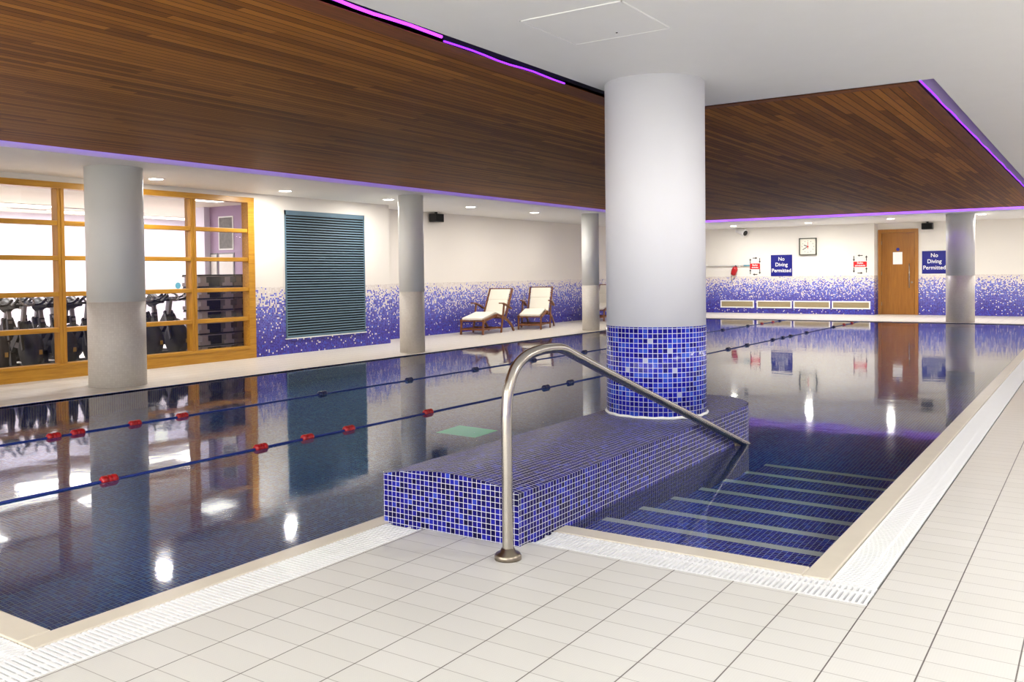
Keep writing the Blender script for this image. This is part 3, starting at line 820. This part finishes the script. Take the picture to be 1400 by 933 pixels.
# camera
c = thing('security_camera', 'white bullet security camera high on the far wall', 'camera', (XF, 9.0, 2.40))
MB().lathe([(.05, -.012), (.05, 0)], 20, (0, .05, -.07), 'x').build('mount_plate', M['white'], c)
MB().tube([(-.01, .05, -.07), (-.09, .04, -.075), (-.12, .02, -.02)], .02, 10).build('arm', M['white'], c)
d = Vector((-.42, -.82, -.36)).normalized(); p = Vector((-.14, .02, .05))
MB().tube([p - d * .17, p - d * .165, p + d * .16, p + d * .165], [.03, .095, .095, .09], 20).build('housing', M['white'], c)
MB().tube([p + d * .15, p + d * .172], .08, 20).build('lens', M['black'], c)

# speakers
def speaker(label, loc, rz_):
    t = thing('wall_speaker', label, 'speaker', loc, rz_)
    MB().box(-.14, .14, -.22, -.04, -.085, .085).build('cabinet', M['black'], t, bevel=.012)
    MB().box(-.125, .125, -.226, -.215, -.07, .07).build('speaker_grille', M['blackgap'], t)
    MB().bar((0, 0, .03), (0, -.1, .03), .03, .08).build('bracket', M['greymetal'], t)
    MB().disc((0, -.12, .10), .03, .05, 'z', 14).build('knob', M['black'], t)
speaker('small black speaker on the far wall above the right blue sign', (XD, 3.99, 2.425), -PI / 2)
speaker('small black speaker high on the recessed side wall beside the louvre column', (14.45, WREC, 2.43), 0)

# rescue pole and throw bag
m = MB(); m.tube([(0, 1.25, 0), (0, -1.05, 0)], .016, 10)
t = thing('rescue_pole', 'long pale rescue pole lying level on the far wall', 'rescue pole', (XF - .05, 9.87, 1.425))
m.build('shaft', M['greypole'], t)
MB().tube([(0, -.88, 0), (0, -1.06, 0)], .022, 10).build('grip', M['tealplastic'], t)
m = MB()
for y in (-.75, .3, 1.0): m.box(-.01, .05, y - .02, y + .02, -.03, .03)
m.build('bracket', M['white'], t)
t = thing('throw_bag', 'red throw bag with a cream rope tail hanging from the rescue pole', 'throw bag', (XF - .08, 9.26, 1.40))
MB().tube([(0, -.03, .0), (0, -.02, -.03), (0, .005, -.1), (0, .03, -.17), (0, .05, -.245), (0, .055, -.26)], [.03, .07, .085, .085, .075, .05], 16).build('bag', M['red'], t)
MB().tube([(0, .05, -.24), (0, .075, -.33), (0, .085, -.40)], [.035, .028, .02], 10).build('rope_tail', M['coping'], t)
MB().tube([(0, -.02, .03), (0, -.05, .0), (0, -.02, -.04)], .02, 8).build('strap', M['black'], t)

# low grilles
VY = [9.217, 8.097, 7.007, 5.92]; nm = ['leftmost, nearest the big column', 'second from left, below red lane sign', 'third from left, below wall clock', 'rightmost, beside the door recess']
vt = None
for y, n in zip(VY, nm):
    lab = 'white framed heating grille in the far wall, ' + n
    if vt is None:
        vt = thing('heating_grille', lab, 'grille', (XF, y, .267), 0, 'heating grilles in the far wall')
        m = MB(); W2, H2 = .52, .112
        for q in ((-W2, W2, -H2, -H2 + .035), (-W2, W2, H2 - .035, H2), (-W2, -W2 + .035, -H2, H2), (W2 - .035, W2, -H2, H2)): m.box(-.02, 0, *q)
        m.build('frame', M['white'], vt)
        m = MB(); m.box(-.006, 0, -W2 + .03, W2 - .03, -H2 + .03, H2 - .03)
        for k in range(40):
            yy = -W2 + .045 + k * (2 * W2 - .09) / 39; m.box(-.014, -.006, yy - .005, yy + .005, -H2 + .035, H2 - .035)
        m.build('mesh_grille', M['beige'], vt)
    else: dup(vt, (XF, y, .267), 0, lab)

# ------------------------------------------------------------------ handrail
def smooth(pts, n=6):
    P = [Vector(p) for p in pts]; out = []
    for i in range(len(P) - 1):
        p0, p1, p2, p3 = P[max(i - 1, 0)], P[i], P[i + 1], P[min(i + 2, len(P) - 1)]
        for k in range(n):
            t = k / n
            out.append(.5 * ((2 * p1) + (p2 - p0) * t + (2 * p0 - 5 * p1 + 4 * p2 - p3) * t * t + (3 * p1 - p0 - 3 * p2 + p3) * t ** 3))
    out.append(P[-1]); return out
HB = (3.222, 2.185)
hr = thing('handrail', 'bent stainless steel handrail rising from the deck and sloping down beside the plinth', 'handrail', (*HB, 0))
path = [(0, 0, .02), (0, 0, .3), (0, 0, .58), (.004, 0, .66), (.02, 0, .752), (.072, 0, .835), (.163, 0, .883), (.30, 0, .903), (.44, 0, .900), (.515, 0, .886), (.61, 0, .852), (.964, 0, .728), (1.61, 0, .505), (2.30, 0, .27), (3.18, 0, -.03)]
MB().tube(smooth(path), .0248, 20).build('rail', M['steel'], hr)
MB().lathe([(.060, 0), (.060, .016), (.054, .026), (.036, .032), (.028, .05)], 28).build('floor_flange', M['darksteel'], hr)
MB().bar((3.06, 0, .01), (3.06, .05, -.01), .03, .03).lathe([(.03, -.008), (.03, 0)], 16, (3.06, .05, -.01), 'y').build('wall_bracket', M['darksteel'], hr)

# ------------------------------------------------------------------ lane ropes
RED, NV = M['red'], M['navyplastic']
def floatmesh(mat, name):
    return MB().lathe([(.009, -.069), (.026, -.066), (.034, -.054), (.034, -.022), (.031, -.019), (.031, -.014), (.034, -.011), (.034, .011), (.031, .014), (.031, .019), (.034, .022), (.034, .054), (.026, .066), (.009, .069)], 18, axis='x').mesh(name, mat)
fm = {'r': floatmesh(RED, 'red float'), 'n': floatmesh(NV, 'navy float')}
def lane(label, p0, p1, floats):
    t = thing('lane_rope', label, 'lane rope', (p0[0], p0[1], 0), 0, 'lane ropes across the pool')
    L = Vector((p1[0] - p0[0], p1[1] - p0[1], 0)); ang = math.atan2(L.y, L.x)
    pts = [L * (i / 60) + Vector((0, 0, -.011 + .001 * math.sin(i * .9))) for i in range(61)]
    MB().tube(pts, .0085, 8).build('cord', M['rope'], t)
    for x, k in floats:
        f = (x - p0[0]) / L.x
        o = bpy.data.objects.new('float', fm[k]); COL.objects.link(o); o.parent = t
        o.location = L * f + Vector((0, 0, -.008)); o.rotation_euler = (0, 0, ang); o.scale = (.8, .9, .9)
        tag(o, 'red float' if k == 'r' else 'navy float')
lane('blue lane rope nearer the camera, strung with red and navy floats', (PX0, 5.22), (PX1, 4.98),
     [(3.208, 'r'), (4.406, 'r'), (4.864, 'r'), (5.318, 'r'), (6.336, 'r'), (8.373, 'n'), (8.904, 'n'), (12.93, 'n'), (13.95, 'n'), (14.84, 'n'), (16.2, 'n'), (16.8, 'n'), (17.28, 'n'), (18.35, 'n'), (20.44, 'n'), (21.34, 'r'), (22.06, 'r')])
lane('blue lane rope farther from the camera, on the gym side, with red and navy floats', (PX0, 7.04), (PX1, 6.80),
     [(3.86, 'r'), (4.06, 'r'), (4.574, 'r'), (5.046, 'r'), (6.776, 'n'), (8.19, 'n'), (9.525, 'n'), (10.45, 'n'), (10.95, 'n'), (12.454, 'n'), (18.47, 'n'), (20.045, 'n'), (21.03, 'r'), (21.85, 'r'), (22.39, 'n')])

# ------------------------------------------------------------------ deck chairs
def deck_chair(label, loc, rz_):
    t = thing('deck_chair', label, 'deck chair', loc, rz_, 'steamer deck chairs on the gym side deck')
    hw = .27; tk = M['teak']
    # leg rest: foot end at x=0, knee at x=.62; seat to x=1.06; back rises to x=1.44
    foot, knee, hip, head = (.0, .285), (.62, .385), (1.06, .30), (1.44, .93)
    def rails(a, b, name, cross):
        m = MB()
        for s in (-1, 1): m.bar((a[0], s * hw, a[1]), (b[0], s * hw, b[1]), .03, .055)
        for f in cross:
            x, z = a[0] + (b[0] - a[0]) * f, a[1] + (b[1] - a[1]) * f
            m.bar((x, -hw, z), (x, hw, z), .045, .022)
        m.build(name, tk, t, bevel=.004)
    rails(foot, knee, 'leg_rest', (0, .33, .66, 1)); rails(knee, hip, 'seat_frame', (.33, .66, 1)); rails(hip, head, 'back_frame', (.2, .4, .6, .8, 1))
    for s in (-1, 1):
        MB().bar((.02, s * (hw - .015), .28), (-.01, s * (hw - .015), 0), .035, .045).build('front_leg', tk, t, bevel=.004)
        pts = [(.56, s * (hw + .035), .37), (.85, s * (hw + .035), .335), (1.1, s * (hw + .035), .25), (1.3, s * (hw + .035), .13), (1.42, s * (hw + .035), 0)]
        m = MB()
        for a, c_ in zip(pts[:-1], pts[1:]): m.bar(a, c_, .03, .055)
        m.build('rear_leg', tk, t, bevel=.004)
        MB().bar((.86, s * (hw + .065), .60), (.70, s * (hw + .065), 0), .03, .045).build('arm_post', tk, t, bevel=.004)
        m = MB(); ap = [(.66, s * (hw + .065), .635), (.80, s * (hw + .065), .63), (1.0, s * (hw + .065), .58), (1.22, s * (hw + .065), .50)]
        for a, c_ in zip(ap[:-1], ap[1:]): m.bar(a, c_, .065, .026)
        m.build('armrest', tk, t, bevel=.004)
    m = MB(); m.bar((0, -hw, .11), (0, hw, .11), .025, .04); m.bar((.73, -hw - .06, .11), (.73, hw + .06, .11), .025, .04); m.build('stretcher', tk, t)
    for s in (-1, 1): MB().bar((0, s * (hw - .02), .11), (.73, s * (hw - .02), .11), .02, .035).build('side_stretcher', tk, t)
    # cushion follows the three slopes
    prof = [(.0, .325), (.3, .372), (.62, .428), (.82, .385), (1.02, .345), (1.12, .43), (1.27, .68), (1.405, .91)]
    m = MB(); th = .05
    for (x0, z0), (x1, z1) in zip(prof[:-1], prof[1:]):
        m.bar((x0 - .004, 0, z0), (x1 + .004, 0, z1), .47, th)
    m.build('cushion', M['cushion'], t, bevel=.012)
    return t
dc = deck_chair('teak deck chair with cream cushion, nearest one against the mosaic wall', (14.84, 10.90, 0), math.radians(9))
dup(dc, (16.75, 10.70, 0), math.radians(21), 'teak deck chair with cream cushion, middle one turned towards the pool')
dup(dc, (20.35, 11.0, 0), math.radians(12), 'teak deck chair mostly hidden behind the slim column at the far side')

# ------------------------------------------------------------------ lights
def area(name, loc, sx, sy, power, rgb=(1, .97, .92), rot=(0, 0, 0)):
    l = bpy.data.lights.new(name, 'AREA'); l.shape = 'DISK' if sx == sy and sx < .5 else 'RECTANGLE'; l.size = sx
    if l.shape == 'RECTANGLE': l.size_y = sy
    l.energy = power; l.color = rgb
    l.energy = power; l.color = rgb
    o = bpy.data.objects.new(name, l); COL.objects.link(o); o.location = loc; o.rotation_euler = rot
    return o
# unseen area lamps added behind and beside the viewpoint to brighten deck and columns
for x, y in ((-5.0, -1.2), (-5.0, 1.6), (-5.0, 4.6), (-5.0, 7.6), (-2.2, 0.5), (-2.2, 5.5)): area('added_fill_lamp', (x, y, ZN - .02), 1.2, 1.2, 210 if x < -4 else 45, (1, .99, .98))
for x in (1.2, 4.5, 8, 12, 16, 20, 24): area('added_fill_lamp', (x, -1.6, ZN - .02), 1.0, .6, 64, (1, .985, .96))
for x, y in LX: area('downlight_lamp', (x, y, ZL - .012), .16, .16, 30, (1, .96, .90))
for x, y in FX: area('downlight_lamp', (x, y, ZL - .012), .16, .16, 45, (1, .97, .92))
for x, y in ((3, 13.5), (6, 13.5), (9, 14.6), (5.5, 16), (8.8, 16), (12, 15.8)): area('gym_luminaire', (x, y, GZ - .03), 1.2, .6, 38, (1, .98, .98))

w_ = bpy.data.worlds.new('world'); SC.world = w_; w_.use_nodes = True
w_.node_tree.nodes['Background'].inputs[0].default_value = (.8, .85, 1, 1); w_.node_tree.nodes['Background'].inputs[1].default_value = .05

# ------------------------------------------------------------------ camera
cd = bpy.data.cameras.new('camera'); cam = bpy.data.objects.new('camera', cd); COL.objects.link(cam)
Rw = Matrix(((0.5544789456358096, -0.8321223970946945, -0.011198888336817255), (-0.026502422490357138, -0.004206327916931511, -0.9996398993675661), (0.8317756430965886, 0.5545760750869395, -0.02438557959987098)))
right, down, fwd = Rw[0], Rw[1], Rw[2]
m4 = Matrix(((right.x, -down.x, -fwd.x, 0), (right.y, -down.y, -fwd.y, 0), (right.z, -down.z, -fwd.z, 1.26), (0, 0, 0, 1)))
cam.matrix_world = m4
cd.sensor_width = 36.0; cd.sensor_fit = 'HORIZONTAL'; cd.lens = 36.0 * 1213.19 / 1400
cd.shift_x = 0.0; cd.shift_y = -(466.5 - 404.0) / 1400
cd.clip_start = .05; cd.clip_end = 100
SC.camera = cam
SC.view_settings.view_transform = 'Standard'; SC.view_settings.look = 'None'; SC.view_settings.exposure = 0.16
SC.cycles.use_denoising = True
SC.cycles.max_bounces = 12; SC.cycles.diffuse_bounces = 5; SC.cycles.glossy_bounces = 5; SC.cycles.transmission_bounces = 8; SC.cycles.transparent_max_bounces = 12
SC.cycles.sample_clamp_indirect = 8.0
